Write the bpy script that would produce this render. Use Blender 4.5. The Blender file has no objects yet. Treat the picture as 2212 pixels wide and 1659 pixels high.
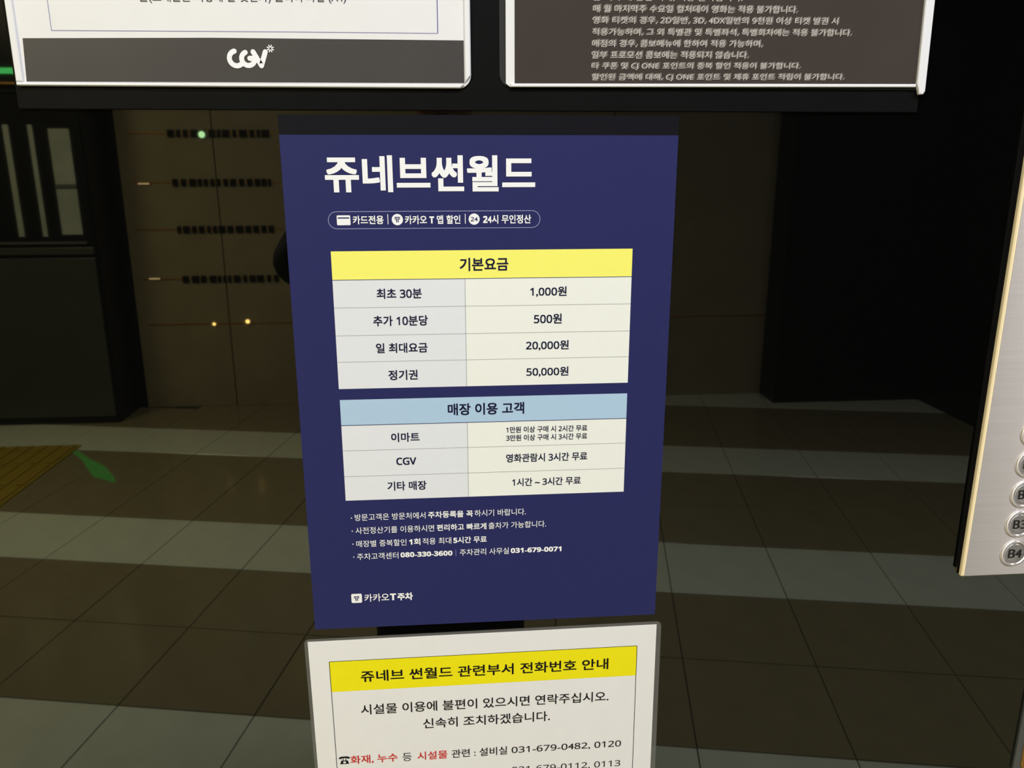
import bpy, bmesh, math, random
from mathutils import Vector, Matrix
random.seed(7)
S = bpy.context.scene
COL = S.collection

# ------------------------------------------------------------------ camera, world, lights, exposure
ZP = 1.0697            # height above the floor of the blue poster's lower edge; every wall item is laid out from its lower left corner
cd = bpy.data.cameras.new('camera'); cam = bpy.data.objects.new('camera', cd); COL.objects.link(cam)
cd.sensor_width = 36.0; cd.lens = 1730.6 / 2212 * 36.0; cd.clip_start = 0.02; cd.clip_end = 60
yaw, pitch, roll = 0.07966, -0.25938, -0.00177
f = Vector((math.sin(yaw) * math.cos(pitch), math.cos(yaw) * math.cos(pitch), math.sin(pitch)))
r0 = Vector((math.cos(yaw), -math.sin(yaw), 0)); u0 = r0.cross(f)
rr = r0 * math.cos(roll) + u0 * math.sin(roll); uu = -r0 * math.sin(roll) + u0 * math.cos(roll)
CAM = Vector((0.1204, -0.6244, 1.45))
M = Matrix.Identity(4)
for i in range(3):
    M[i][0] = rr[i]; M[i][1] = uu[i]; M[i][2] = -f[i]; M[i][3] = CAM[i]
cam.matrix_world = M
S.camera = cam

w = bpy.data.worlds.new('world'); S.world = w; w.use_nodes = True
w.node_tree.nodes['Background'].inputs[0].default_value = (0.5, 0.52, 0.5, 1)
w.node_tree.nodes['Background'].inputs[1].default_value = 0.02
S.view_settings.view_transform = 'Standard'; S.view_settings.look = 'None'
S.view_settings.gamma = 1; S.view_settings.use_curve_mapping = False
S.view_settings.exposure = 0.0

CEIL = 2.60
LAMPS = [  # x, y, size x, size y, watts, colour
    (0.40, -1.15, 1.30, 0.30, 38, (0.84, 0.88, 1.0)),
    (-1.30, -2.30, 0.60, 0.60, 58, (1.0, 0.90, 0.58)),
    (-2.65, -2.80, 0.60, 0.60, 74, (1.0, 0.88, 0.46)),
    (2.50, -1.75, 0.60, 0.60, 29, (1.0, 0.97, 0.93)),
]
for x, y, sx, sy, wt, c in LAMPS:
    ld = bpy.data.lights.new('ceiling_lamp_light', 'AREA'); ld.shape = 'RECTANGLE'; ld.size = sx; ld.size_y = sy
    ld.energy = wt; ld.color = c
    lo = bpy.data.objects.new('ceiling_lamp_light', ld); COL.objects.link(lo); lo.location = (x, y, CEIL - 0.035)

# ------------------------------------------------------------------ materials
def mat(name, col, rough=0.5, metal=0.0, ior=1.45, spec=None, noise=0.0, nscale=40, emit=0.0, bump=0.0, alpha=1.0, aniso=0.0, stretch=None, coat=0.0):
    m = bpy.data.materials.new(name); m.use_nodes = True
    nt = m.node_tree; b = nt.nodes['Principled BSDF']
    b.inputs['Base Color'].default_value = (*col, 1); b.inputs['Roughness'].default_value = rough
    b.inputs['Metallic'].default_value = metal; b.inputs['IOR'].default_value = ior
    if spec is not None: b.inputs['Specular IOR Level'].default_value = spec
    b.inputs['Alpha'].default_value = alpha
    b.inputs['Coat Weight'].default_value = coat; b.inputs['Coat Roughness'].default_value = 0.08
    if aniso: b.inputs['Anisotropic'].default_value = aniso
    if emit:
        b.inputs['Emission Color'].default_value = (*col, 1); b.inputs['Emission Strength'].default_value = emit
    if noise or bump:
        tc = nt.nodes.new('ShaderNodeTexCoord'); mp = nt.nodes.new('ShaderNodeMapping')
        nt.links.new(tc.outputs['Object'], mp.inputs['Vector'])
        if stretch: mp.inputs['Scale'].default_value = stretch
        n = nt.nodes.new('ShaderNodeTexNoise'); n.inputs['Scale'].default_value = nscale; n.inputs['Detail'].default_value = 5
        nt.links.new(mp.outputs['Vector'], n.inputs['Vector'])
        if noise:
            mx = nt.nodes.new('ShaderNodeMix'); mx.data_type = 'RGBA'
            mx.inputs[6].default_value = (*[max(0, c * (1 - noise)) for c in col], 1)
            mx.inputs[7].default_value = (*[min(1, c * (1 + noise)) for c in col], 1)
            nt.links.new(n.outputs['Fac'], mx.inputs[0]); nt.links.new(mx.outputs[2], b.inputs['Base Color'])
        if bump:
            bp = nt.nodes.new('ShaderNodeBump'); bp.inputs['Strength'].default_value = bump; bp.inputs['Distance'].default_value = 0.001
            nt.links.new(n.outputs['Fac'], bp.inputs['Height']); nt.links.new(bp.outputs['Normal'], b.inputs['Normal'])
    return m

def s2l(r, g, b):
    return tuple(((c / 255) / 12.92 if c / 255 <= 0.04045 else ((c / 255 + 0.055) / 1.055) ** 2.4) for c in (r, g, b))

GLASS = mat('black_glass', (0.0015, 0.0016, 0.0015), 0.02, ior=1.95)
BOARD = mat('black_board', (0.0042, 0.0043, 0.0043), 0.5, spec=0.08, noise=0.3, nscale=25)
TAPE = mat('black_tape', (0.0025, 0.0025, 0.0022), 0.6, spec=0.08, noise=0.1)
NAVY = mat('navy_print', s2l(42, 44, 92), 0.45, spec=0.2, noise=0.05, nscale=300)
NAVYTOP = mat('black_print', (0.006, 0.006, 0.009), 0.5, spec=0.12, noise=0.05)
EDGE = mat('poster_edge', (0.25, 0.27, 0.45), 0.4, noise=0.05)
WHITE = mat('white_print', (0.88, 0.88, 0.88), 0.45, spec=0.3, noise=0.01)
OUTL = mat('outline_print', s2l(150, 152, 190), 0.45, spec=0.3, noise=0.01)
CELLW = mat('ivory_cell', s2l(236, 237, 230), 0.45, spec=0.3, noise=0.015, nscale=200)
CELLG = mat('grey_cell', s2l(224, 226, 231), 0.45, spec=0.3, noise=0.015, nscale=200)
YEL = mat('yellow_print', s2l(246, 241, 114), 0.45, spec=0.3, noise=0.015, nscale=200)
SKY = mat('light_blue_print', s2l(173, 200, 224), 0.45, spec=0.3, noise=0.015, nscale=200)
LINE = mat('table_line', s2l(165, 168, 172), 0.5, noise=0.02)
LINED = mat('table_line_dark', s2l(70, 74, 110), 0.5, noise=0.02)
INK = mat('navy_ink', s2l(22, 22, 55), 0.5, spec=0.2, noise=0.03)
BLACK = mat('black_ink', (0.008, 0.007, 0.008), 0.5, spec=0.2, noise=0.03)
RED = mat('red_ink', s2l(200, 45, 40), 0.5, spec=0.2, noise=0.03)
PAPER = mat('white_paper', (0.80, 0.79, 0.785), 0.3, spec=0.4, noise=0.025, nscale=60, bump=0.05)
YEL2 = mat('strong_yellow_print', s2l(240, 228, 20), 0.35, spec=0.4, noise=0.02, nscale=100)
POUCH = mat('laminate_film', (0.30, 0.295, 0.27), 0.25, alpha=0.22, noise=0.15, nscale=60)
WPLAS = mat('white_plastic', (0.82, 0.81, 0.82), 0.28, spec=0.5, noise=0.02, nscale=30)
BAND = mat('charcoal_print', s2l(70, 67, 66), 0.3, spec=0.45, noise=0.12, nscale=14)
BROWN = mat('dark_brown_print', s2l(66, 58, 54), 0.25, spec=0.5, noise=0.14, nscale=12)
LAV = mat('lavender_line', s2l(150, 150, 185), 0.5, noise=0.05)
BLUEL = mat('blue_line', s2l(60, 60, 140), 0.5, noise=0.05)
TEXTD = mat('purple_black_ink', s2l(45, 40, 62), 0.5, noise=0.05)
CREAM1 = mat('cream_print', s2l(196, 190, 182), 0.45, noise=0.05)
CREAM2 = mat('taupe_print', s2l(130, 122, 115), 0.45, noise=0.05)
ACRYL = mat('clear_acrylic', (0.10, 0.105, 0.10), 0.08, alpha=0.25, noise=0.1)
CREAMM = mat('cream_metal', s2l(255, 233, 190), 0.3, metal=0.0, noise=0.04, nscale=20)
BRASS = mat('brass', s2l(170, 125, 55), 0.4, metal=0.6, noise=0.25, nscale=60)
GREYM = mat('grey_metal', s2l(98, 99, 97), 0.35, metal=0.4, noise=0.15, nscale=80)
CHAR = mat('button_mark_black', (0.01, 0.01, 0.01), 0.4, noise=0.05)
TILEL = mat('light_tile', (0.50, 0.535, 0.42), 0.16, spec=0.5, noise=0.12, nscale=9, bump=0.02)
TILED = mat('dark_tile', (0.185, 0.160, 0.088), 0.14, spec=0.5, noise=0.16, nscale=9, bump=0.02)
GROUT = mat('grout', (0.028, 0.027, 0.018), 0.9, noise=0.2)
TACT = mat('tactile_yellow', (0.24, 0.175, 0.012), 0.5, noise=0.15, nscale=20)
WALLB = mat('brown_stone_panel', (0.235, 0.20, 0.115), 0.35, noise=0.2, nscale=5)
DARKW = mat('black_wall_panel', (0.006, 0.006, 0.006), 0.3, spec=0.2, noise=0.2, nscale=5)
DGREY = mat('dark_grey_panel', (0.045, 0.047, 0.038), 0.3, noise=0.25, nscale=4)
CEILM = mat('ceiling_paint', (0.10, 0.10, 0.095), 0.8, noise=0.05)
PANE = mat('pale_pane', (0.30, 0.33, 0.29), 0.3, noise=0.3, nscale=6)
GREEN = mat('green_reflection_paint', (0.10, 0.42, 0.10), 0.4, noise=0.2, nscale=8)
GREENE = mat('green_lit', (0.10, 1.0, 0.25), 0.4, emit=1.6)
AMBER = mat('amber_lit', (1.0, 0.62, 0.16), 0.4, emit=14)
WARM = mat('warm_lit', (1.0, 0.72, 0.32), 0.4, emit=2.2)
PALEG = mat('pale_green_lit', (0.55, 1.0, 0.45), 0.4, emit=7)
LAMPE = mat('lamp_diffuser', (1.0, 0.98, 0.94), 0.5, emit=2.0)

ROT = 0.25      # brushing runs sideways, so highlights smear upright
def brushed(name, base, lo, hi):
    m = bpy.data.materials.new(name); m.use_nodes = True; nt = m.node_tree; b = nt.nodes['Principled BSDF']
    b.inputs['Metallic'].default_value = 0.85; b.inputs['Anisotropic'].default_value = 0.95
    tg = nt.nodes.new('ShaderNodeTangent'); tg.direction_type = 'RADIAL'; tg.axis = 'Z'; nt.links.new(tg.outputs[0], b.inputs['Tangent'])
    b.inputs['Anisotropic Rotation'].default_value = ROT
    tc = nt.nodes.new('ShaderNodeTexCoord'); mp = nt.nodes.new('ShaderNodeMapping'); mp.inputs['Scale'].default_value = (7, 7, 1000)
    n = nt.nodes.new('ShaderNodeTexNoise'); n.inputs['Scale'].default_value = 1.0; n.inputs['Detail'].default_value = 6
    r = nt.nodes.new('ShaderNodeMapRange'); r.inputs[3].default_value = lo; r.inputs[4].default_value = hi
    mx = nt.nodes.new('ShaderNodeMix'); mx.data_type = 'RGBA'
    mx.inputs[6].default_value = (*[c * 0.90 for c in base], 1); mx.inputs[7].default_value = (*[min(1, c * 1.08) for c in base], 1)
    L = nt.links.new
    L(tc.outputs['Object'], mp.inputs['Vector']); L(mp.outputs['Vector'], n.inputs['Vector']); L(n.outputs['Fac'], r.inputs[0])
    L(r.outputs[0], b.inputs['Roughness']); L(n.outputs['Fac'], mx.inputs[0]); L(mx.outputs[2], b.inputs['Base Color'])
    return m
STEEL = brushed('brushed_steel', (0.88, 0.825, 0.81), 0.36, 0.44)
STEELB = brushed('button_steel', (0.50, 0.48, 0.47), 0.25, 0.4)

# ------------------------------------------------------------------ helpers
ORG = {}
def props(o, label=None, cat=None, group=None, kind=None):
    for k, v in (('label', label), ('category', cat), ('group', group), ('kind', kind)):
        if v: o[k] = v
    return o
def empty(name, loc, label=None, cat=None, group=None, kind=None):
    o = bpy.data.objects.new(name, None); COL.objects.link(o); o.location = loc; o.empty_display_size = 0.02
    ORG[o] = Vector(loc); return props(o, label, cat, group, kind)
def link(name, me, parent=None, org=None):
    """me holds world coordinates; they are moved to the parent's (or own) origin"""
    if parent is not None: o0 = ORG[parent]
    elif org is not None: o0 = Vector(org)
    else:
        vs = [v.co for v in me.vertices]
        o0 = Vector((sum(v.x for v in vs) / len(vs), sum(v.y for v in vs) / len(vs), min(v.z for v in vs)))
    me.transform(Matrix.Translation(-o0))
    o = bpy.data.objects.new(name, me); COL.objects.link(o)
    if parent is not None: o.parent = parent
    else: o.location = o0
    ORG[o] = o0
    return o
def from_bm(name, bm, m, parent=None, org=None, smooth=False):
    me = bpy.data.meshes.new(name); bm.normal_update(); bm.to_mesh(me); bm.free()
    for mm in (m if isinstance(m, (list, tuple)) else [m]): me.materials.append(mm)
    if smooth:
        for p in me.polygons: p.use_smooth = True
    return link(name, me, parent, org)
def add_box(bm, x0, x1, y0, y1, z0, z1, bevel=0.0, mi=0):
    vs = [bm.verts.new(p) for p in ((x0, y0, z0), (x1, y0, z0), (x1, y1, z0), (x0, y1, z0), (x0, y0, z1), (x1, y0, z1), (x1, y1, z1), (x0, y1, z1))]
    fs = [bm.faces.new([vs[i] for i in q]) for q in ((3, 2, 1, 0), (4, 5, 6, 7), (0, 1, 5, 4), (1, 2, 6, 5), (2, 3, 7, 6), (3, 0, 4, 7))]
    for q in fs: q.material_index = mi
    if bevel:
        es = list({e for q in fs for e in q.edges})
        bmesh.ops.bevel(bm, geom=es, offset=bevel, segments=2, profile=0.5, affect='EDGES')
def box(name, x0, x1, y0, y1, z0, z1, m, parent=None, bevel=0.0, org=None):
    bm = bmesh.new(); add_box(bm, min(x0, x1), max(x0, x1), min(y0, y1), max(y0, y1), min(z0, z1), max(z0, z1), bevel)
    return from_bm(name, bm, m, parent, org)
def rrect(x0, x1, z0, z1, r, n=8):
    """rounded rectangle, r = radius or (bl, br, tr, tl)"""
    if not isinstance(r, tuple): r = (r,) * 4
    out = []
    for (cx, cz, a0), q in zip(((x0, z0, 180), (x1, z0, 270), (x1, z1, 0), (x0, z1, 90)), r):
        if q <= 0: out.append((cx, cz)); continue
        ox = cx + (q if cx == x0 else -q); oz = cz + (q if cz == z0 else -q)
        for i in range(n + 1):
            a = math.radians(a0 + 90 * i / n); out.append((ox + q * math.cos(a), oz + q * math.sin(a)))
    return out
def rot(pts, c, deg):
    a = math.radians(deg); ca, sa = math.cos(a), math.sin(a)
    return [(c[0] + (x - c[0]) * ca - (z - c[1]) * sa, c[1] + (x - c[0]) * sa + (z - c[1]) * ca) for x, z in pts]
def slab(name, pts, yb, yf, m, parent=None, side=None, bevel=0.0, org=None):
    """a plate on the wall: outline pts (x, z from the poster's corner), back at y=-yb, front at y=-yf (metres off the glass)"""
    bm = bmesh.new()
    fr = [bm.verts.new((x, -yf, ZP + z)) for x, z in pts]; bk = [bm.verts.new((x, -yb, ZP + z)) for x, z in pts]
    ff = bm.faces.new(fr); fb = bm.faces.new(bk[::-1]); n = len(pts)
    for i in range(n):
        q = bm.faces.new((fr[i], bk[i], bk[(i + 1) % n], fr[(i + 1) % n]))
        if side: q.material_index = 1
    bmesh.ops.recalc_face_normals(bm, faces=bm.faces[:])
    if bevel: bmesh.ops.bevel(bm, geom=list(ff.edges), offset=bevel, segments=3, profile=0.6, affect='EDGES')
    return from_bm(name, bm, [m, side] if side else m, parent, org)
def text(body, x0, z0, x1, m, parent, y, bold=0.0, h=None, z1=None, name='lettering', slant=0.0, ks=1.0, latin=True):
    """one printed line: left end x0, right end x1, bottom at z0 (z1 at the right end), on the plane y=-y"""
    if latin:
        body = ''.join(chr((0x1D7EC if (bold > 0.015 and m is WHITE) else 0x1D7E2) + ord(q) - 48) if q.isdigit() and q != '4' else chr((0x1D5D4 if (bold > 0.015 and m is WHITE) else 0x1D5A0) + ord(q) - 65) if 'A' <= q <= 'Z' else q for q in body)
    c = bpy.data.curves.new('t', 'FONT'); c.body = body; c.resolution_u = 4; c.fill_mode = 'FRONT'
    o = bpy.data.objects.new('t', c); COL.objects.link(o)
    bpy.context.view_layer.update()
    me = bpy.data.meshes.new_from_object(o.evaluated_get(bpy.context.evaluated_depsgraph_get()))
    bpy.data.objects.remove(o); bpy.data.curves.remove(c)
    xs = [v.co.x for v in me.vertices]; ys = [v.co.y for v in me.vertices]
    ax, bx, ay, by = min(xs), max(xs), min(ys), max(ys)
    sx = (x1 - x0) / (bx - ax); sz = (h / (by - ay)) if h else sx * ks
    dz = ((z1 - z0) / (x1 - x0)) if z1 is not None else 0
    if bold:        # heavier strokes: the outline repeated around a small circle
        b0 = bmesh.new(); b0.from_mesh(me); out = bmesh.new(); n = 16 if bold > 0.025 else 8 if bold > 0.006 else 4
        for k in range(n):
            t = me.copy(); a = 2 * math.pi * (k + (0.5 if n == 4 else 0)) / n
            m_ = max(abs(math.cos(a)), abs(math.sin(a)))
            t.transform(Matrix.Translation((bold * math.cos(a) / m_, bold * math.sin(a) / m_, 1e-3 * k))); out.from_mesh(t); bpy.data.meshes.remove(t)
        t = me.copy(); t.transform(Matrix.Translation((0, 0, -1e-3))); out.from_mesh(t); bpy.data.meshes.remove(t)
        out.to_mesh(me); out.free(); b0.free()
        ax -= bold; bx += bold; ay -= bold; by += bold; sx = (x1 - x0) / (bx - ax); sz = (h / (by - ay)) if h else sx * ks
    for v in me.vertices:
        zc = v.co.z
        x = (v.co.x - ax) * sx; z = (v.co.y - ay) * sz
        v.co = (x0 + x + slant * z, -y - zc * 2e-3, ZP + z0 + z + dz * x)
    me.materials.clear(); me.materials.append(m); me.name = name
    return link(name, me, parent)
def stroke(bm, pts, wd, y, closed=False, caps=True):
    """flat ribbon of width wd along pts (x, z) with round joints"""
    n = 14
    for i in range(len(pts) - (0 if closed else 1)):
        a = Vector(pts[i]); b = Vector(pts[(i + 1) % len(pts)]); d = (b - a)
        if d.length < 1e-9: continue
        p = Vector((-d.y, d.x)).normalized() * wd / 2
        bm.faces.new([bm.verts.new((q.x, -y, ZP + q.y)) for q in (a + p, a - p, b - p, b + p)])
    if caps:
        for k, a in enumerate(pts):
            bm.faces.new([bm.verts.new((a[0] + wd / 2 * math.cos(t * 2 * math.pi / n), -y - 1e-6 * (k % 7 + 1), ZP + a[1] + wd / 2 * math.sin(t * 2 * math.pi / n))) for t in range(n)])
def ribbon(name, pts, wd, y, m, parent, closed=False, caps=True):
    bm = bmesh.new(); stroke(bm, pts, wd, y, closed, caps); return from_bm(name, bm, m, parent)
def arc(cx, cz, r, a0, a1, n=20):
    return [(cx + r * math.cos(math.radians(a0 + (a1 - a0) * i / n)), cz + r * math.sin(math.radians(a0 + (a1 - a0) * i / n))) for i in range(n + 1)]

# ------------------------------------------------------------------ the setting
XL, XR, YB, YL = -3.6, 3.17, -4.44, -4.13
struct = lambda o: props(o, kind='structure')
glass = struct(empty('wall_front', (0, 0, 0)))
# the black glass wall: sheets of glass with thin joints, the middle sheet holds the notices
for x0, x1 in ((XL - 0.2, -1.302), (-1.298, 1.298), (1.302, XR + 0.2)):
    box('glass_panel', x0, x1, 0, 0.012, 0.0, CEIL, GLASS, glass)
box('joint_backing', XL - 0.2, XR + 0.2, 0.0125, 0.05, 0.0, CEIL, DARKW, glass)

# floor: light rows one tile deep, dark rows two tiles deep, laid at 11 degrees to the glass wall
fl = struct(empty('floor', (0, 0, 0)))
box('floor_bed', XL - 0.3, XR + 0.3, YB - 0.1, 0.1, -0.06, -0.0035, GROUT, fl)
T = 0.40; A = 0.19; cA, sA = math.cos(A), math.sin(A)
bm = bmesh.new(); g = 0.0017
add_box(bm, g, T - g, g, T - g, -0.012, 0.0)
bmesh.ops.bevel(bm, geom=[e for e in bm.edges if min(v.co.z for v in e.verts) > -0.001], offset=0.0012, segments=1, affect='EDGES')
tl = bpy.data.meshes.new('tile_light'); bm.to_mesh(tl); td = tl.copy(); bm.free()
tl.materials.append(TILEL); td.materials.append(TILED)
def tile_xy(u, v):      # tile grid -> room
    X = (u * cA + v * sA) * T; Y = (-u * sA + v * cA) * T
    return 0.1204 + X, -Y
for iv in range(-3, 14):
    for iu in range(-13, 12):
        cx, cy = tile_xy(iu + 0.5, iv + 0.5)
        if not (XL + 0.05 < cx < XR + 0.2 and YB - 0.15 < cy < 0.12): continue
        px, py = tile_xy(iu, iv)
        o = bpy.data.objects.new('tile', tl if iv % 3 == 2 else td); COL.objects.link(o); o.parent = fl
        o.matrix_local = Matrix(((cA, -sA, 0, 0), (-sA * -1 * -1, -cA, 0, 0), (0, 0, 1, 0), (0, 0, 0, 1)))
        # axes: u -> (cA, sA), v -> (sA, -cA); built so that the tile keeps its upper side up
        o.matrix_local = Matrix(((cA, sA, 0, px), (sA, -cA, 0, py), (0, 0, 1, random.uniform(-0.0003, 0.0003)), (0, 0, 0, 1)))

ce = struct(empty('ceiling', (0, 0, CEIL)))
box('ceiling_slab', XL - 0.3, XR + 0.3, YB - 0.3, 0.1, CEIL, CEIL + 0.08, CEILM, ce)

# back wall of brown stone panels with brass inlays, grooves and small lamps
wb = struct(empty('wall_back', (0, YB, 0)))
box('wall_core', XL - 0.2, XR + 0.2, YB - 0.12, YB - 0.022, 0, CEIL, DARKW, wb)
xs = [-1.80, -1.245, -0.045, 1.155, 2.24]
for a, b in zip(xs[:-1], xs[1:]):
    box('stone_panel', a + 0.003, b - 0.003, YB - 0.022, YB, 0.0, CEIL, WALLB, wb, bevel=0.002)
for z in (1.67, 1.39, 1.115, 0.815, 0.535):
    o = box('brass_inlay', -1.74, -0.88 if z > 0.6 else 2.2, YB, YB + 0.004, z - 0.004, z + 0.004, BRASS, wb)
    if z > 0.6:
        bm = bmesh.new(); x = -1.50
        while x < -0.93:
            wd = random.uniform(0.016, 0.045); add_box(bm, x, x + wd, YB + 0.001, YB + 0.012, z - 0.022, z + 0.020, 0.002); x += wd + random.uniform(0.008, 0.02)
        from_bm('dark_fin', bm, DARKW, wb)

# left block of the back: a dark pillar with a grey lower panel and an upper window
wl = struct(empty('wall_left', (XL, -2, 0)))
box('wall_slab', XL - 0.12, XL, YB - 0.2, 0.0, 0, CEIL, DGREY, wl)
pb = struct(empty('trim_1', (-2.7, YL, 0)))
box('pillar_core', XL, -1.85, YB - 0.02, YL - 0.02, 0, CEIL, DARKW, pb)
box('grey_panel', XL, -1.875, YL - 0.02, YL, 0.04, 0.98, DGREY, pb, bevel=0.003)
box('plinth', XL, -1.86, YL - 0.02, YL + 0.002, 0.0, 0.038, DARKW, pb)
box('black_panel', XL, -1.865, YL - 0.02, YL, 1.86, CEIL, DARKW, pb, bevel=0.003)
box('ledge', XL, -1.87, YL - 0.02, YL + 0.015, 1.00, 1.04, DGREY, pb, bevel=0.003)
wn = struct(empty('window_1', (-2.3, YL, 1.04)))
box('window_frame', XL, -1.868, YL - 0.018, YL - 0.012, 1.04, 1.86, DARKW, wn)
for a, b, z0, z1 in ((-2.035, -1.925, 1.11, 1.68), (-2.14, -2.115, 1.10, 1.70), (-2.27, -2.24, 1.10, 1.70), (-2.62, -2.42, 1.10, 1.70)):
    box('pane', a, b, YL - 0.012, YL - 0.006, z0, z1, PANE, wn)
box('mullion', -2.035, -1.925, YL - 0.006, YL + 0.001, 1.365, 1.385, GREYM, wn)
box('sill', -3.0, -1.90, YL - 0.012, YL + 0.02, 1.060, 1.072, GREYM, wn)
# right: black block and right wall
wr = struct(empty('wall_right', (XR, -2, 0)))
box('wall_slab', XR, XR + 0.12, YB - 0.2, 0.0, 0, CEIL, DARKW, wr)
box('black_block', 2.20, XR, YB, -4.20, 0, CEIL, DARKW, wr)

# yellow tactile paving: nine squares with raised bars
tp = empty('tactile_paving', (-2.35, -3.25, 0), 'yellow ribbed tactile paving mirrored low in the black glass', 'paving')
for i in range(4):
    for j in range(3):
        x0 = -3.10 + 0.3 * i; y0 = -3.71 + 0.3 * j
        bm = bmesh.new(); add_box(bm, x0 + 0.001, x0 + 0.299, y0 + 0.001, y0 + 0.299, 0.0005, 0.006)
        for k in range(4):
            add_box(bm, x0 + 0.022 + 0.075 * k, x0 + 0.052 + 0.075 * k, y0 + 0.01, y0 + 0.29, 0.006, 0.011)
        from_bm('tile', bm, TACT, tp)
# green light reflected on the floor, painted as a flat arrow
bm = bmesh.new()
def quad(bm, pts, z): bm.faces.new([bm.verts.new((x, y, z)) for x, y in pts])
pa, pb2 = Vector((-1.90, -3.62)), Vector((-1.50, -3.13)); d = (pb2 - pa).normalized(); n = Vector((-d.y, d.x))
sliver = [pa + n * .014, pa - n * .014, pa + (pb2 - pa) * .3 - n * .020, pa + (pb2 - pa) * .55 - n * .040, pa + (pb2 - pa) * .85 - n * .024, pb2, pa + (pb2 - pa) * .75 + n * .050, pa + (pb2 - pa) * .5 + n * .034, pa + (pb2 - pa) * .3 + n * .016]
top = [bm.verts.new((p.x, p.y, 0.0016)) for p in sliver]; bot = [bm.verts.new((p.x, p.y, 0.0006)) for p in sliver]
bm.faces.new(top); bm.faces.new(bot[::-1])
for i in range(len(sliver)): bm.faces.new((top[i], bot[i], bot[(i + 1) % len(sliver)], top[(i + 1) % len(sliver)]))
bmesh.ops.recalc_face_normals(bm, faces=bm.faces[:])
props(from_bm('painted_reflection', bm, GREEN), 'reflected green light painted as a marking on the floor beside the tactile paving', 'streak')

# small lamps of the back wall
def wall_lamp(x, z, m, r, label, cat='lamp', y=YB):
    y = y + 0.012
    t = empty('wall_lamp', (x, y, z), label, cat)
    for nm, mm, ra, y0, y1 in (('lamp_rim', GREYM, r * 1.35, -0.0115, 0.006), ('lamp_lens', m, r, 0.006, 0.011)):
        bm = bmesh.new()
        res = bmesh.ops.create_cone(bm, cap_ends=True, segments=20, radius1=ra, radius2=ra * 0.85, depth=y1 - y0)
        bmesh.ops.transform(bm, matrix=Matrix.Translation((x, y + (y0 + y1) / 2, z)) @ Matrix.Rotation(math.radians(-90), 4, 'X'), verts=bm.verts)
        from_bm(nm, bm, mm, t)
wall_lamp(-1.30, 1.662, PALEG, 0.019, 'small pale green lamp on the back wall panels')
wall_lamp(-1.335, 0.535, AMBER, 0.010, 'dimmer amber lamp on the brass line, nearer the corner')
wall_lamp(-1.13, 0.548, AMBER, 0.013, 'brighter amber lamp on the brass line of the back wall')
wall_lamp(-0.975, 1.94, AMBER, 0.030, 'larger yellow lamp high on the back wall, just under the backing board')
for z, l in ((1.383, 'upper short warm light strip beside the dark pillar'), (0.82, 'lower short warm light strip beside the dark pillar')):
    t = empty('light_strip', (-1.665, YB, z), l, 'lamp', 'warm light strips beside the pillar')
    box('strip_case', -1.70, -1.63, YB + 0.0042, YB + 0.010, z - 0.008, z + 0.008, GREYM, t, bevel=0.001)
    box('strip_lens', -1.697, -1.633, YB + 0.010, YB + 0.012, z - 0.004, z + 0.004, WARM, t)
ex = empty('exit_sign', (-2.25, YL, 1.90), 'green lit exit sign high on the dark pillar', 'sign')
box('sign_case', -2.45, -2.055, YL, YL + 0.03, 1.90, 2.03, DARKW, ex, bevel=0.003)
box('sign_face', -2.44, -2.065, YL + 0.03, YL + 0.032, 1.955, 1.985, GREENE, ex)
box('sign_base', -2.44, -2.06, YL + 0.03, YL + 0.036, 1.903, 1.913, BRASS, ex)

# ceiling lamps
for k, (x, y, sx, sy, wt, c) in enumerate(LAMPS):
    t = empty('ceiling_lamp', (x, y, CEIL), ['long white ceiling lamp in front of the notices', 'square ceiling lamp over the middle of the lobby, warm light',
              'square ceiling lamp near the left wall, warm light', 'square ceiling lamp near the right wall, cool light'][k], 'lamp')
    bm = bmesh.new(); e = 0.03
    add_box(bm, x - sx / 2 - e, x + sx / 2 + e, y - sy / 2 - e, y - sy / 2, CEIL - 0.03, CEIL - 0.0005)
    add_box(bm, x - sx / 2 - e, x + sx / 2 + e, y + sy / 2, y + sy / 2 + e, CEIL - 0.03, CEIL - 0.0005)
    add_box(bm, x - sx / 2 - e, x - sx / 2, y - sy / 2, y + sy / 2, CEIL - 0.03, CEIL - 0.0005)
    add_box(bm, x + sx / 2, x + sx / 2 + e, y - sy / 2, y + sy / 2, CEIL - 0.03, CEIL - 0.0005)
    from_bm('lamp_frame', bm, GREYM, t)
    box('lamp_diffuser', x - sx / 2, x + sx / 2, y - sy / 2, y + sy / 2, CEIL - 0.028, CEIL - 0.001, LAMPE, t)

# ------------------------------------------------------------------ black board behind the two upper notices
bd = box('backing_board', -0.179, 0.483, -0.0025, -0.0002, ZP + 0.4235, ZP + 0.70, BOARD, bevel=0.0006)
props(bd, 'matt black board on the glass behind the two upper notices', 'board')

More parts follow.
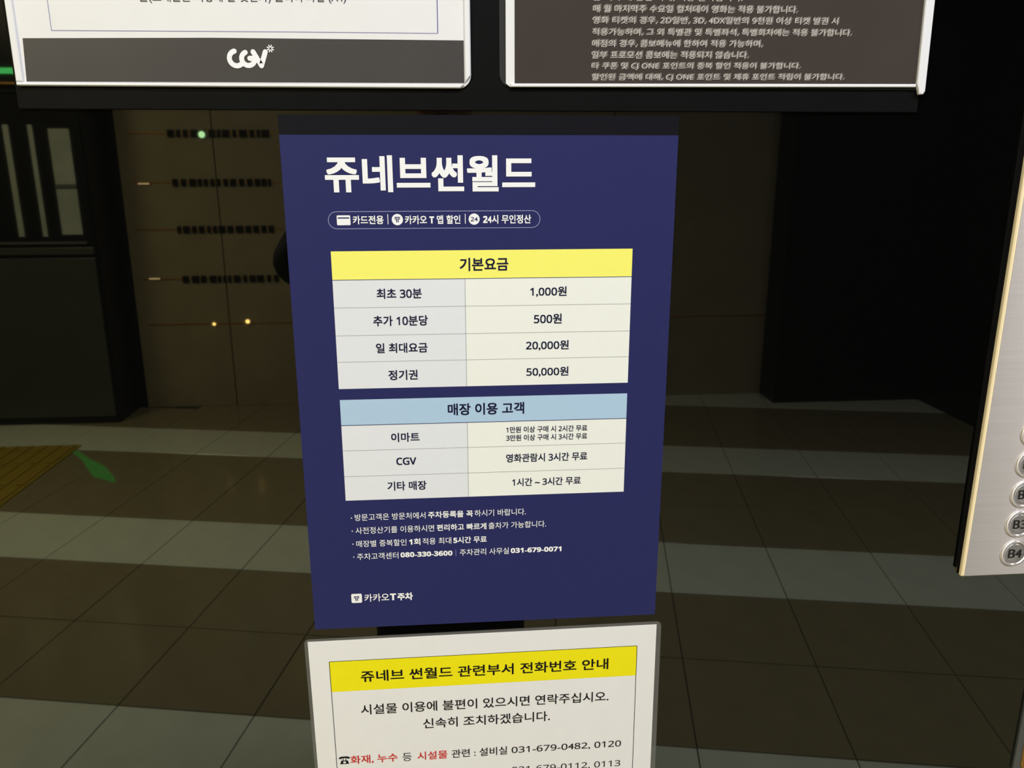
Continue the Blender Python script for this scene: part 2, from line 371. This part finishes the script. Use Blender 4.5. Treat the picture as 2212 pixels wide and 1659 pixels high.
# ------------------------------------------------------------------ blue parking poster
P = empty('parking_poster', (0.1485, 0, ZP), 'navy blue parking fee poster with white title and two price tables', 'poster')
yf = 0.0014
slab('sheet', [(0, 0), (0.297, 0), (0.297, 0.4065), (0, 0.4065)], 0.0002, yf, NAVY, P, side=EDGE)
slab('header_strip', [(0, 0.4066), (0.297, 0.4066), (0.297, 0.4205), (0, 0.4205)], 0.0002, yf, NAVYTOP, P)
def rect(name, x0, x1, z0, z1, m, y, parent):
    bm = bmesh.new(); bm.faces.new([bm.verts.new((x, -y, ZP + z)) for x, z in ((x0, z0), (x1, z0), (x1, z1), (x0, z1))])
    bm.normal_update(); return from_bm(name, bm, m, parent)
y1, y2, y3 = yf + 0.00012, yf + 0.00024, yf + 0.00036
mmv = lambda v: v / 1000
def pt(body, x0, z0, x1, m=WHITE, bold=0.0, h=None, name='lettering', y=y3, **k):
    return text(body, mmv(x0), mmv(z0), mmv(x1), m, P, y, bold, mmv(h) if h else None, name=name, **k)
pt('쥬네브썬월드', 31.2, 365.4, 188.0, bold=0.027, h=26.6, name='title')
ribbon('badge_outline', [(a / 1000, b / 1000) for a, b in rrect(31.8, 191.9, 338.6, 351.3, 6.3, 10)], 0.00045, y1, OUTL, P, closed=True, caps=False)
cb = bmesh.new()
def fill(bm, pts, y): bm.faces.new([bm.verts.new((a / 1000, -y, ZP + b / 1000)) for a, b in pts])
fill(cb, rrect(38.1, 48.2, 341.3, 348.6, 0.8), y1); from_bm('card_icon', cb, WHITE, P)
rect('card_stripe', 0.0388, 0.0475, 0.3462, 0.3471, NAVY, y2, P)
pt('카드전용', 50.0, 341.9, 73.0, bold=0.02, h=6.4)
for x in (76.2, 134.65):
    rect('divider', mmv(x - 0.25), mmv(x + 0.25), 0.3418, 0.3492, WHITE, y1, P)
for x, b, hh in ((83.3, 'T', 0), (141.4, '24', 3.0)):
    bm = bmesh.new(); fill(bm, [(x + 4.2 * math.cos(t * math.pi / 16), 345.2 + 4.2 * math.sin(t * math.pi / 16)) for t in range(32)], y1)
    from_bm('round_icon', bm, WHITE, P)
    if b == '24': pt('24', 138.8, 343.7, 144.1, m=NAVY, bold=0.010, h=3.1)
def tee(cx, cz, s, m, y):
    bm = bmesh.new()
    for q in ([(-1, .95), (1, .95), (1, .62), (-1, .62)], [(-1, .42), (-.12, .42), (-.12, -.95), (-.45, -.95), (-.45, .1), (-1, .1)], [(1, .42), (.12, .42), (.12, -.95), (.45, -.95), (.45, .1), (1, .1)]):
        fill(bm, [(cx + a * s, cz + b * s) for a, b in q], y)
    return from_bm('round_icon_mark', bm, m, P)
tee(83.3, 345.2, 2.1, NAVY, y2)
pt('카카오 T 앱 할인', 89.0, 341.7, 130.9, bold=0.02, h=6.6)
pt('24시 무인정산', 148.2, 341.7, 185.0, bold=0.02, h=6.6)

# upper table
rect('table_header', 0.0322, 0.2649, 0.3001, 0.3218, YEL, y1, P)
zr = [299.9, 278.4, 256.5, 235.3, 213.3]
for i in range(4):
    rect('table_cell', 0.0322, 0.1335, mmv(zr[i + 1] + .15), mmv(zr[i] - .15), CELLG, y1, P)
    rect('table_cell', 0.1338, 0.2649, mmv(zr[i + 1] + .15), mmv(zr[i] - .15), CELLW, y1, P)
    if i: rect('table_line', 0.0322, 0.2649, mmv(zr[i] - .18), mmv(zr[i] + .18), LINE, y2, P)
rect('table_line', 0.1334, 0.13385, 0.2134, 0.2999, LINE, y2, P)
rect('table_line', 0.0322, 0.2649, 0.2997, 0.3002, LINED, y2, P)
pt('기본요금', 129.8, 305.8, 167.4, INK, 0.020, 10.2)
for b, x0, x1, z, h in (('최초 30분', 65.3, 100.0, 285.0, 8.0), ('추가 10분당', 61.7, 104.1, 263.6, 8.2), ('일 최대요금', 62.9, 103.2, 242.0, 8.0), ('정기권', 71.7, 94.7, 219.9, 8.2)):
    pt(b, x0, z, x1, INK, 0.018, h)
for b, x0, x1, z, h in (('1,000원', 184.6, 213.4, 285.0, 8.0), ('500원', 187.6, 209.8, 263.5, 8.0), ('20,000원', 181.4, 215.7, 241.9, 8.0), ('50,000원', 181.8, 215.9, 220.2, 8.0)):
    pt(b, x0, z, x1, INK, 0.018, h)
# lower table
rect('table_header', 0.0324, 0.2648, 0.1832, 0.2044, SKY, y1, P)
zr = [182.9, 161.5, 139.2, 117.9]
for i in range(3):
    rect('table_cell', 0.0324, 0.1335, mmv(zr[i + 1] + .15), mmv(zr[i] - .15), CELLG, y1, P)
    rect('table_cell', 0.1338, 0.2648, mmv(zr[i + 1] + .15), mmv(zr[i] - .15), CELLW, y1, P)
    if i: rect('table_line', 0.0324, 0.2648, mmv(zr[i] - .18), mmv(zr[i] + .18), LINE, y2, P)
rect('table_line', 0.1334, 0.13385, 0.1180, 0.1829, LINE, y2, P)
rect('table_line', 0.0324, 0.2648, 0.1827, 0.1833, LINED, y2, P)
pt('매장 이용 고객', 118.0, 189.3, 180.0, INK, 0.020, 10.0)
pt('이마트', 71.7, 167.9, 94.6, INK, 0.018, 7.8)
pt('CGV', 75.1, 148.0, 91.3, INK, 0.022, 6.4)
pt('기타 매장', 67.0, 125.7, 99.0, INK, 0.018, 8.0)
pt('1만원 이상 구매 시 2시간 무료', 165.3, 173.0, 232.4, INK, 0.015, 5.4)
pt('3만원 이상 구매 시 3시간 무료', 165.3, 166.0, 232.4, INK, 0.015, 5.4)
pt('영화관람시 3시간 무료', 165.1, 147.4, 232.9, INK, 0.017, 7.4)
pt('1시간 ~ 3시간 무료', 170.2, 126.0, 227.9, INK, 0.016, 7.2)
# small print
for z in (102.4, 90.6, 78.8, 66.9):
    bm = bmesh.new(); fill(bm, [(36.3 + .5 * math.cos(t * math.pi / 6), z + .5 * math.sin(t * math.pi / 6)) for t in range(12)], y1); from_bm('bullet', bm, WHITE, P)
L_ = 0.003; B_ = 0.020
for b, x0, x1, z, o_ in (
        ('방문고객은 방문처에서', 39.0, 97.4, 99.8, L_), ('주차등록을 꼭', 99.5, 137.0, 99.9, B_), ('하시기 바랍니다.', 138.4, 181.6, 100.0, L_),
        ('사전정산기를 이용하시면', 39.0, 104.3, 87.9, L_), ('편리하고 빠르게', 106.5, 148.2, 88.0, B_), ('출차가 가능합니다.', 150.0, 198.9, 88.2, L_),
        ('매장별 중복할인', 39.0, 80.8, 75.9, L_), ('1회', 82.9, 92.4, 76.0, B_), ('적용 최대', 94.2, 118.4, 76.0, L_), ('5시간 무료', 120.2, 148.4, 76.0, B_),
        ('주차고객센터', 39.1, 73.6, 64.1, L_), ('080-330-3600', 75.4, 119.1, 65.0, B_), ('주차관리 사무실', 125.4, 167.2, 64.5, L_), ('031-679-0071', 168.8, 212.4, 65.1, B_)):
    pt(b, x0, z, x1, WHITE, o_, 4.6 if b[0] in '0' else 6.0)
rect('divider', 0.1219, 0.1222, 0.0645, 0.0705, OUTL, y1, P)
bm = bmesh.new(); fill(bm, rrect(32.3, 41.2, 23.9, 32.5, 1.2), y1); from_bm('logo_tile', bm, WHITE, P)
tee(36.75, 28.1, 2.3, NAVY, y2)
pt('카카오', 43.3, 24.6, 64.3, WHITE, 0.012, 7.4, name='logo')
pt('T', 65.0, 25.1, 70.2, WHITE, 0.02, 6.4, name='logo')
pt('주차', 71.2, 24.6, 84.5, WHITE, 0.035, 7.2, name='logo')

# ------------------------------------------------------------------ laminated telephone notice
N = empty('telephone_notice', (0.145, 0, ZP - 0.215), 'laminated white telephone notice with yellow heading, below the blue poster', 'notice')
slab('laminate', rot(rrect(-0.0103, 0.3035, -0.235, -0.0088, 0.0045), (0.145, -0.009), 0.42), 0.0003, 0.0008, POUCH, N)
slab('paper', rot([(-0.0072, -0.222), (0.2992, -0.222), (0.2992, -0.0112), (-0.0072, -0.0112)], (0.145, -0.0112), 0.30), 0.0008, 0.0011, PAPER, N)
ny1, ny2, ny3 = 0.00122, 0.00134, 0.00146
fp = rot([(0.0100, -0.2055), (0.2822, -0.2055), (0.2822, -0.0316), (0.0100, -0.0316)], (0.145, -0.0316), 0.28)
slab('heading_band', rot([(0.0100, -0.0620), (0.2822, -0.0620), (0.2822, -0.0316), (0.0100, -0.0316)], (0.145, -0.0316), 0.28), 0.00105, ny1, YEL2, N)
ribbon('border_line', fp, 0.0005, ny2, BLACK, N, closed=True, caps=False)
def nt_(b, x0, z0, x1, z1, m=BLACK, bold=0.0, h=7.0, name='lettering'):
    return text(b, mmv(x0), mmv(z0), mmv(x1), m, N, ny3, bold, mmv(h), mmv(z1), name)
nt_('쥬네브 썬월드 관련부서 전화번호 안내', 36.4, -54.0, 256.6, -53.3, bold=0.016, h=11.2, name='heading')
nt_('시설물 이용에 불편이 있으시면 연락주십시오.', 34.9, -87.4, 257.8, -86.6, bold=0.008, h=10.4)
nt_('신속히 조치하겠습니다.', 89.4, -105.2, 204.2, -104.2, bold=0.008, h=10.4)
# telephone symbol
tb = bmesh.new()
for q in ([(13.6, -137.9), (21.6, -137.9), (20.4, -134.2), (14.8, -134.2)], [(12.6, -132.3), (12.9, -130.9), (15.0, -129.9), (20.2, -129.9), (22.3, -130.9), (22.6, -132.3), (20.2, -132.5), (19.8, -131.6), (15.4, -131.6), (15.0, -132.5)], [(16.1, -134.3), (16.1, -131.6), (16.7, -131.6), (16.7, -134.3)], [(18.5, -134.3), (18.5, -131.6), (19.1, -131.6), (19.1, -134.3)]):
    fill(tb, q, ny3)
from_bm('telephone_symbol', tb, BLACK, N)
tb = bmesh.new(); fill(tb, [(17.6 + 1.3 * math.cos(t * math.pi / 8), -136.1 + 1.1 * math.sin(t * math.pi / 8)) for t in range(16)], ny3 + 0.0001); from_bm('telephone_dial', tb, PAPER, N)
nt_('화재, 누수', 23.0, -138.9, 65.2, -138.6, RED, 0.012, 9.2)
nt_('등', 69.8, -138.6, 78.0, -138.6, BLACK, 0.0, 8.6)
nt_('시설물', 83.2, -138.4, 110.4, -138.2, RED, 0.010, 8.8)
nt_('관련 : 설비실', 114.3, -138.2, 165.0, -137.6, BLACK, 0.006, 8.8)
nt_('031-679-0482, 0120', 169.2, -137.6, 271.0, -137.0, BLACK, 0.006, 7.6)
nt_('031-679-0112, 0113', 169.2, -159.3, 271.0, -158.6, BLACK, 0.0, 7.6)

# ------------------------------------------------------------------ upper left notice in a white holder
Q = empty('gift_notice', (-0.018, 0, ZP + 0.4385), 'white notice with charcoal footer and rounded white logo, upper left', 'notice')
slab('holder_back', [(-0.1772, 0.4388), (0.132, 0.4388), (0.1405, 0.448), (0.1405, 0.660), (-0.1772, 0.660)] and rrect(-0.1766, 0.1405, 0.4387, 0.660, (0.0012, 0.0092, 0.002, 0.002)), 0.0026, 0.0042, WPLAS, Q, bevel=0.0006)
sh = slab('sheet', [(-0.1700, 0.4414), (0.1357, 0.4420), (0.1357, 0.655), (-0.1690, 0.655)], 0.0040, 0.0046, PAPER, Q)
q1, q2 = 0.00475, 0.0049
def lip(name, pts, y0, y1, m, parent, bev): return slab(name, pts, y0, y1, m, parent, bevel=bev)
lip('holder_lip', [(-0.1762, 0.4389), (0.1325, 0.4389), (0.1352, 0.4413), (-0.1762, 0.4411)], 0.0042, 0.0062, WPLAS, Q, 0.0008)
lip('holder_lip', [(0.1360, 0.4425), (0.1402, 0.4475), (0.1402, 0.659), (0.1360, 0.659)], 0.0042, 0.0062, WPLAS, Q, 0.0012)
lip('holder_lip', [(-0.1764, 0.4412), (-0.1712, 0.4412), (-0.1700, 0.659), (-0.1752, 0.659)], 0.0042, 0.0060, WPLAS, Q, 0.0014)
slab('footer_band', [(-0.1695, 0.4416), (0.1355, 0.4424), (0.1355, 0.4712), (0.055, 0.4712), (-0.04, 0.4712), (-0.1680, 0.4696)], 0.0044, q1, BAND, Q)
ribbon('border_line', [(-0.1481, 0.640), (-0.1481, 0.4748), (0.020, 0.4756), (0.1170, 0.4757)], 0.00055, q1, LAV, Q)
ribbon('border_line', [(0.1171, 0.4757), (0.1176, 0.640)], 0.00055, q1, BLUEL, Q)
text('물(그대들은 어떻게 살 것인가) 클리어 파일 (A4)', -0.0872, 0.4928, 0.0535, TEXTD, Q, q2, 0.004, 0.0068, 0.4944)
# the logo: two round letters and a V with round ends, and a small burst
sL = 1 / 43800.0
lg = lambda X, Y: (-0.0316 + (X - 355) * sL, 0.4511 + (965 - Y) * sL)
lp = lambda c, r, a0, a1: [lg(c[0] + r * math.cos(math.radians(t)), c[1] - r * math.sin(math.radians(t))) for t in [a0 + (a1 - a0) * i / 26 for i in range(27)]]
def letter(pts, k): 
    bm = bmesh.new(); stroke(bm, pts, 150 * sL, 0.00505 + k * 1.2e-5); return from_bm('logo_letter', bm, WHITE, Q)
letter(lp((648, 672), 214, 104, 322), 0)
letter(lp((1000, 680), 196, 112, 352) + [lg(1190, 670), lg(1050, 668)], 1)
letter([lg(1165, 478), lg(1390, 878), lg(1535, 478)], 2)
bm = bmesh.new()
for k in range(8):
    a = math.radians(22.5 + 45 * k); c = (1697, 380)
    stroke(bm, [lg(c[0] + 48 * math.cos(a), c[1] - 48 * math.sin(a)), lg(c[0] + 100 * math.cos(a), c[1] - 100 * math.sin(a))], 34 * sL, 0.0051)
from_bm('logo_burst', bm, WHITE, Q)

# ------------------------------------------------------------------ upper right notice
R_ = empty('terms_notice', (0.322, 0, ZP + 0.4385), 'dark brown notice of small cream print in a white edged acrylic holder, upper right', 'notice')
slab('acrylic_back', rrect(0.1613, 0.4800, 0.4398, 0.660, (0.0095, 0.002, 0.004, 0.004)), 0.0026, 0.0038, ACRYL, R_)
slab('white_margin', [(0.1658, 0.4424), (0.1688, 0.4402), (0.1735, 0.4400), (0.1735, 0.655), (0.1658, 0.655)], 0.0038, 0.0044, PAPER, R_)
slab('print', [(0.1722, 0.4422), (0.4780, 0.4440), (0.4768, 0.655), (0.1722, 0.655)], 0.0038, 0.0046, BROWN, R_)
lip('holder_lip', [(0.1690, 0.4398), (0.4775, 0.4414), (0.4775, 0.4438), (0.1690, 0.4423)], 0.0042, 0.0062, WPLAS, R_, 0.0008)
lip('edge_strip', [(0.4802, 0.4362), (0.4834, 0.4362), (0.4848, 0.4385), (0.4815, 0.660), (0.4735, 0.660), (0.4778, 0.4440)], 0.0042, 0.0072, WPLAS, R_, 0.0012)
lines = [('콤보, 우대 할인 시에, 적용 불가합니다.', 228.5, 338.6, 498.5), ('매 월 마지막주 수요일 컬처데이 영화는 적용 불가합니다.', 228.7, 380.4, 490.9),
         ('영화 티켓의 경우, 2D일반, 3D, 4DX일반의 9천원 이상 티켓 발권 시', 228.6, 412.0, 483.2), ('적용가능하며, 그 외 특별관 및 특별좌석, 특별회차에는 적용 불가합니다.', 228.4, 423.2, 475.3),
         ('매점의 경우, 콤보메뉴에 한하여 적용 가능하며,', 228.6, 355.9, 467.5), ('일부 프로모션 콤보에는 적용되지 않습니다.', 228.4, 345.8, 459.8),
         ('타 쿠폰 및 CJ ONE 포인트의 중복 할인 적용이 불가합니다.', 228.6, 386.1, 452.1), ('할인된 금액에 대해, CJ ONE 포인트 및 제휴 포인트 적립이 불가합니다.', 228.8, 420.8, 444.4)]
for b, x0, x1, z in lines:
    k = (x1 - x0) * 0.0071
    text(b, mmv(x0 + 0.9), mmv(z + 0.9), mmv(x1 + 0.9), CREAM2, R_, 0.00472, 0.022, 0.0048, mmv(z + 0.9 + k), name='lettering_shadow')
    text(b, mmv(x0), mmv(z), mmv(x1), CREAM1, R_, 0.00484, 0.004, 0.0050, mmv(z + k))

# ------------------------------------------------------------------ lift call panel
C = empty('lift_call_panel', (0.63, 0, ZP + 0.0265), 'brushed steel lift button panel with cream edge, at the right', 'panel')
PX0, PZ0 = 0.5757, 0.0262
slab('gasket', [(0.5712, 0.0340), (0.6900, 0.0340), (0.6900, 0.4400), (0.5700, 0.4400)], 0.0002, 0.0016, TAPE, C)
slab('side_trim', rrect(PX0, 0.6850, PZ0, 0.4370, 0.0012), 0.0016, 0.0056, CREAMM, C, bevel=0.0022)
slab('face_plate', rrect(PX0 + 0.0022, 0.6828, PZ0 + 0.0010, 0.4350, 0.0010), 0.0050, 0.0058, STEEL, C, bevel=0.0003)
def button(x, z, mark, wl_, wr_):
    zc = ZP + z
    def disc(name, prof, m, par):
        bm = bmesh.new(); n = 40; rings = []
        for r, y in prof: rings.append([bm.verts.new((x + r * math.cos(t * 2 * math.pi / n), -y, zc + r * math.sin(t * 2 * math.pi / n))) for t in range(n)] if r > 0 else [bm.verts.new((x, -y, zc))])
        for a, b in zip(rings[:-1], rings[1:]):
            for t in range(n):
                if len(b) == 1: bm.faces.new((a[t], a[(t + 1) % n], b[0]))
                else: bm.faces.new((a[t], a[(t + 1) % n], b[(t + 1) % n], b[t]))
        bmesh.ops.recalc_face_normals(bm, faces=bm.faces[:])
        return from_bm(name, bm, m, par, smooth=True)
    b = disc('button', [(0.0094, 0.0050), (0.0094, 0.0066), (0.0090, 0.0071), (0.0078, 0.0070), (0.0, 0.0067)], STEELB, C)
    disc('button_ring', [(0.0128, 0.0052), (0.0128, 0.0064), (0.0121, 0.0074), (0.0110, 0.0076), (0.0100, 0.0070), (0.0097, 0.0052)], STEEL, b)
    if mark: text(mark, x - wl_, z - 0.0042, x + wr_, CHAR, b, 0.00735, 0.008, 0.0084, name='button_mark')
for i, mk in enumerate(('B4', 'B3', 'B2', 'B1', '1')):
    button(0.6220, 0.0484 + 0.0284 * i, mk, 0.0062 if i < 4 else 0.002, 0.0062 if i < 4 else 0.002)

# ------------------------------------------------------------------ brass plate at the lower right
K = empty('brass_plate', (0.70, 0, ZP - 0.20), 'brass plate with a grey metal rim, below the lift button panel', 'plate')
slab('rim', [(0.6625, -0.1880), (0.6760, -0.2060), (0.7700, -0.2060), (0.7700, -0.0600), (0.6625, -0.0600)], 0.0002, 0.0030, GREYM, K, bevel=0.0008)
slab('brass_face', [(0.6690, -0.1830), (0.6790, -0.1985), (0.7640, -0.1985), (0.7640, -0.0660), (0.6690, -0.0660)], 0.0030, 0.0038, BRASS, K, bevel=0.0003)

# ------------------------------------------------------------------ the photographer, mirrored in the glass behind the poster (only an elbow shows)
JACKET = mat('black_jacket', (0.006, 0.006, 0.007), 0.9, spec=0.1, noise=0.2, nscale=60)
TROUS = mat('dark_trousers', (0.010, 0.010, 0.014), 0.9, spec=0.1, noise=0.2, nscale=60)
SHOE = mat('black_shoe', (0.005, 0.005, 0.005), 0.5, noise=0.1)
SKIN = mat('skin', (0.50, 0.30, 0.21), 0.5, noise=0.08, nscale=30)
HAIR = mat('black_hair', (0.006, 0.005, 0.004), 0.6, noise=0.3, nscale=120)
EYEW = mat('eye_white', (0.7, 0.7, 0.68), 0.3, noise=0.02); EYED = mat('eye_dark', (0.01, 0.006, 0.004), 0.2, noise=0.1); LIP = mat('lip', (0.38, 0.15, 0.12), 0.5, noise=0.05)
PHONE = mat('phone_body', (0.01, 0.01, 0.012), 0.3, noise=0.05)
CXP = 0.11
def skin_mesh(vs, es, root=0, sub=2):
    me = bpy.data.meshes.new('s'); me.from_pydata([v[:3] for v in vs], es, [])
    o = bpy.data.objects.new('s', me); COL.objects.link(o)
    sk = o.modifiers.new('s', 'SKIN'); sk.use_smooth_shade = True
    for i, v in enumerate(vs):
        d = me.skin_vertices[0].data[i]; r = v[3]
        d.radius = r if isinstance(r, tuple) else (r, r); d.use_root = (i == root)
    o.modifiers.new('u', 'SUBSURF').levels = sub
    bpy.context.view_layer.update()
    out = bpy.data.meshes.new_from_object(o.evaluated_get(bpy.context.evaluated_depsgraph_get()))
    bpy.data.objects.remove(o); bpy.data.meshes.remove(me); return out
X = CXP
vs = [(X, -1.06, 0.94, (.155, .115)), (X, -1.06, 1.08, (.135, .10)), (X, -1.05, 1.25, (.155, .11)), (X, -1.05, 1.38, (.15, .10)), (X, -1.03, 1.47, (.062, .06)), (X, -1.00, 1.55, (.055, .055))]
es = [(0, 1), (1, 2), (2, 3), (3, 4), (4, 5)]
def chain(st, pts):
    p = st
    for q in pts: vs.append(q); es.append((p, len(vs) - 1)); p = len(vs) - 1
for s_ in (-1, 1):
    chain(3, [(X + s_ * .175, -1.04, 1.405, .068), (X + s_ * .245, -1.00, 1.335, .060), (X + s_ * .285, -.95, 1.262, .056), (X + s_ * .215, -.84, 1.335, .046), (0.125 + s_ * .118, -.735, 1.395, .031), (0.125 + s_ * .100, -.700, 1.425, (.030, .022))])
    chain(0, [(X + s_ * .085, -1.06, .84, .100), (X + s_ * .080, -1.05, .66, .100), (X + s_ * .080, -1.04, .46, .100), (X + s_ * .10, -1.06, .26, .078), (X + s_ * .12, -1.08, .10, .050), (X + s_ * .13, -1.06, .05, .044), (X + s_ * .135, -.95, .036, .036)])
body = skin_mesh(vs, es)
zones = []
for p in body.polygons:
    c = p.center; dx = abs(c.x - 0.125)
    if c.z < 0.10: k = 2
    elif c.z < 0.90: k = 1
    elif (c.y > -.735 and c.z > 1.3) or c.z > 1.485: k = 3
    else: k = 0
    zones.append(k)
bmb = bmesh.new(); bmb.from_mesh(body)
bmb.faces.ensure_lookup_table()
for q, k in zip(bmb.faces, zones): q.material_index = k
def join(me, mi):
    n0 = len(bmb.faces); bmb.from_mesh(me); bmb.faces.ensure_lookup_table()
    for q in bmb.faces[n0:]: q.material_index = mi
# fingers close on the ends of the phone, thumbs rest on its near side
for s_ in (-1, 1):
    bx = 0.125 + s_ * .100
    for k in range(4):
        z = 1.462 - k * .018; ln = (.9, 1.0, .95, .8)[k]
        join(skin_mesh([(bx, -.698, 1.425 + (z - 1.435) * .5, .010), (bx + s_ * .004, -.672, z, .0090), (bx - s_ * .004, -.650, z + .001, .0082), (bx - s_ * .028 * ln, -.6405, z, .0072)], [(0, 1), (1, 2), (2, 3)], sub=1), 3)
    join(skin_mesh([(bx, -.702, 1.420, .012), (bx - s_ * .018, -.688, 1.408, .011), (bx - s_ * .036, -.672, 1.418, .0095), (bx - s_ * .046, -.664, 1.434, .008)], [(0, 1), (1, 2), (2, 3)], sub=1), 3)
# head: a shaped ball with brow, nose, mouth, chin and ears, tilted down to the phone
hb = bmesh.new(); bmesh.ops.create_uvsphere(hb, u_segments=36, v_segments=28, radius=1.0)
g_ = lambda x, z, cx, cz, sx, sz: math.exp(-((x - cx) / sx) ** 2 - ((z - cz) / sz) ** 2)
for v in hb.verts:
    x, y, z = v.co; front = max(0, y)
    jaw = 1 - 0.26 * max(0, -z) ** 1.3
    ny = y * (1.0 - 0.10 * max(0, -z) * (y < 0))
    ny += front * (0.20 * g_(x, z, 0, -.14, .13, .20) + 0.10 * g_(x, z, 0, -.80, .28, .16) + 0.05 * g_(x, z, 0, .12, .5, .10) - 0.07 * (g_(x, z, -.34, -.02, .16, .10) + g_(x, z, .34, -.02, .16, .10)) + 0.05 * g_(x, z, 0, -.48, .24, .09))
    v.co = (x * .076 * jaw, ny * .096, z * .118)
HM = Matrix.Translation((X + .01, -.985, 1.625)) @ Matrix.Rotation(math.radians(-14), 4, 'X')
hb.transform(HM); hm = bpy.data.meshes.new('h'); hb.to_mesh(hm); hb.free(); join(hm, 3)
def blob(c, r, mi):
    q = bmesh.new(); bmesh.ops.create_uvsphere(q, u_segments=14, v_segments=10, radius=1.0)
    for v in q.verts: v.co = Vector((v.co.x * r[0] + c[0], v.co.y * r[1] + c[1], v.co.z * r[2] + c[2]))
    q.transform(HM); m_ = bpy.data.meshes.new('b'); q.to_mesh(m_); q.free(); join(m_, mi)
for s_ in (-1, 1):
    blob((s_ * .077, -.004, -.010), (.009, .018, .030), 3)
    blob((s_ * .027, .083, -.004), (.0125, .008, .0065), 4); blob((s_ * .027, .0895, -.005), (.0050, .0030, .0052), 5)
    blob((s_ * .027, .090, .016), (.016, .004, .0025), 5)
blob((0, .089, -.057), (.022, .008, .0045), 6)
bme = bpy.data.meshes.new('body'); bmb.to_mesh(bme); bmb.free()
for m_ in (JACKET, TROUS, SHOE, SKIN, EYEW, EYED, LIP): bme.materials.append(m_)
for p in bme.polygons: p.use_smooth = True
H = empty('person', (X, -1.05, 0), 'person in a black jacket holding up a phone, mirrored behind the blue poster', 'person')
link('body', bme, H)
hb = bmesh.new(); bmesh.ops.create_uvsphere(hb, u_segments=36, v_segments=28, radius=1.0)
for v in hb.verts:
    x, y, z = v.co; v.co = (x * .083, y * .103 - .004, z * .126)
bmesh.ops.delete(hb, geom=[v for v in hb.verts if (v.co.y > .02 and v.co.z < .055) or v.co.z < -.075 or (v.co.y > -.02 and v.co.z < .0)], context='VERTS')
hb.transform(HM); from_bm('hair', hb, HAIR, H, smooth=True)
PH = empty('phone', (0.125, -0.650, 1.398), 'black phone held sideways by the person in the black jacket', 'phone')
ph = bmesh.new(); add_box(ph, 0.051, 0.199, -0.6570, -0.6490, 1.402, 1.474, 0.003); from_bm('case', ph, PHONE, PH)
box('screen', 0.056, 0.194, -0.6576, -0.6570, 1.406, 1.470, mat('phone_screen', (0.30, 0.30, 0.30), 0.2, emit=0.15), PH)
for x, z in ((0.066, 1.462), (0.066, 1.446), (0.080, 1.454)):
    bm = bmesh.new(); bmesh.ops.create_cone(bm, cap_ends=True, segments=20, radius1=.0062, radius2=.0058, depth=.003)
    bm.transform(Matrix.Translation((x, -.6478, z)) @ Matrix.Rotation(math.radians(-90), 4, 'X')); from_bm('camera_lens', bm, PHONE, PH)
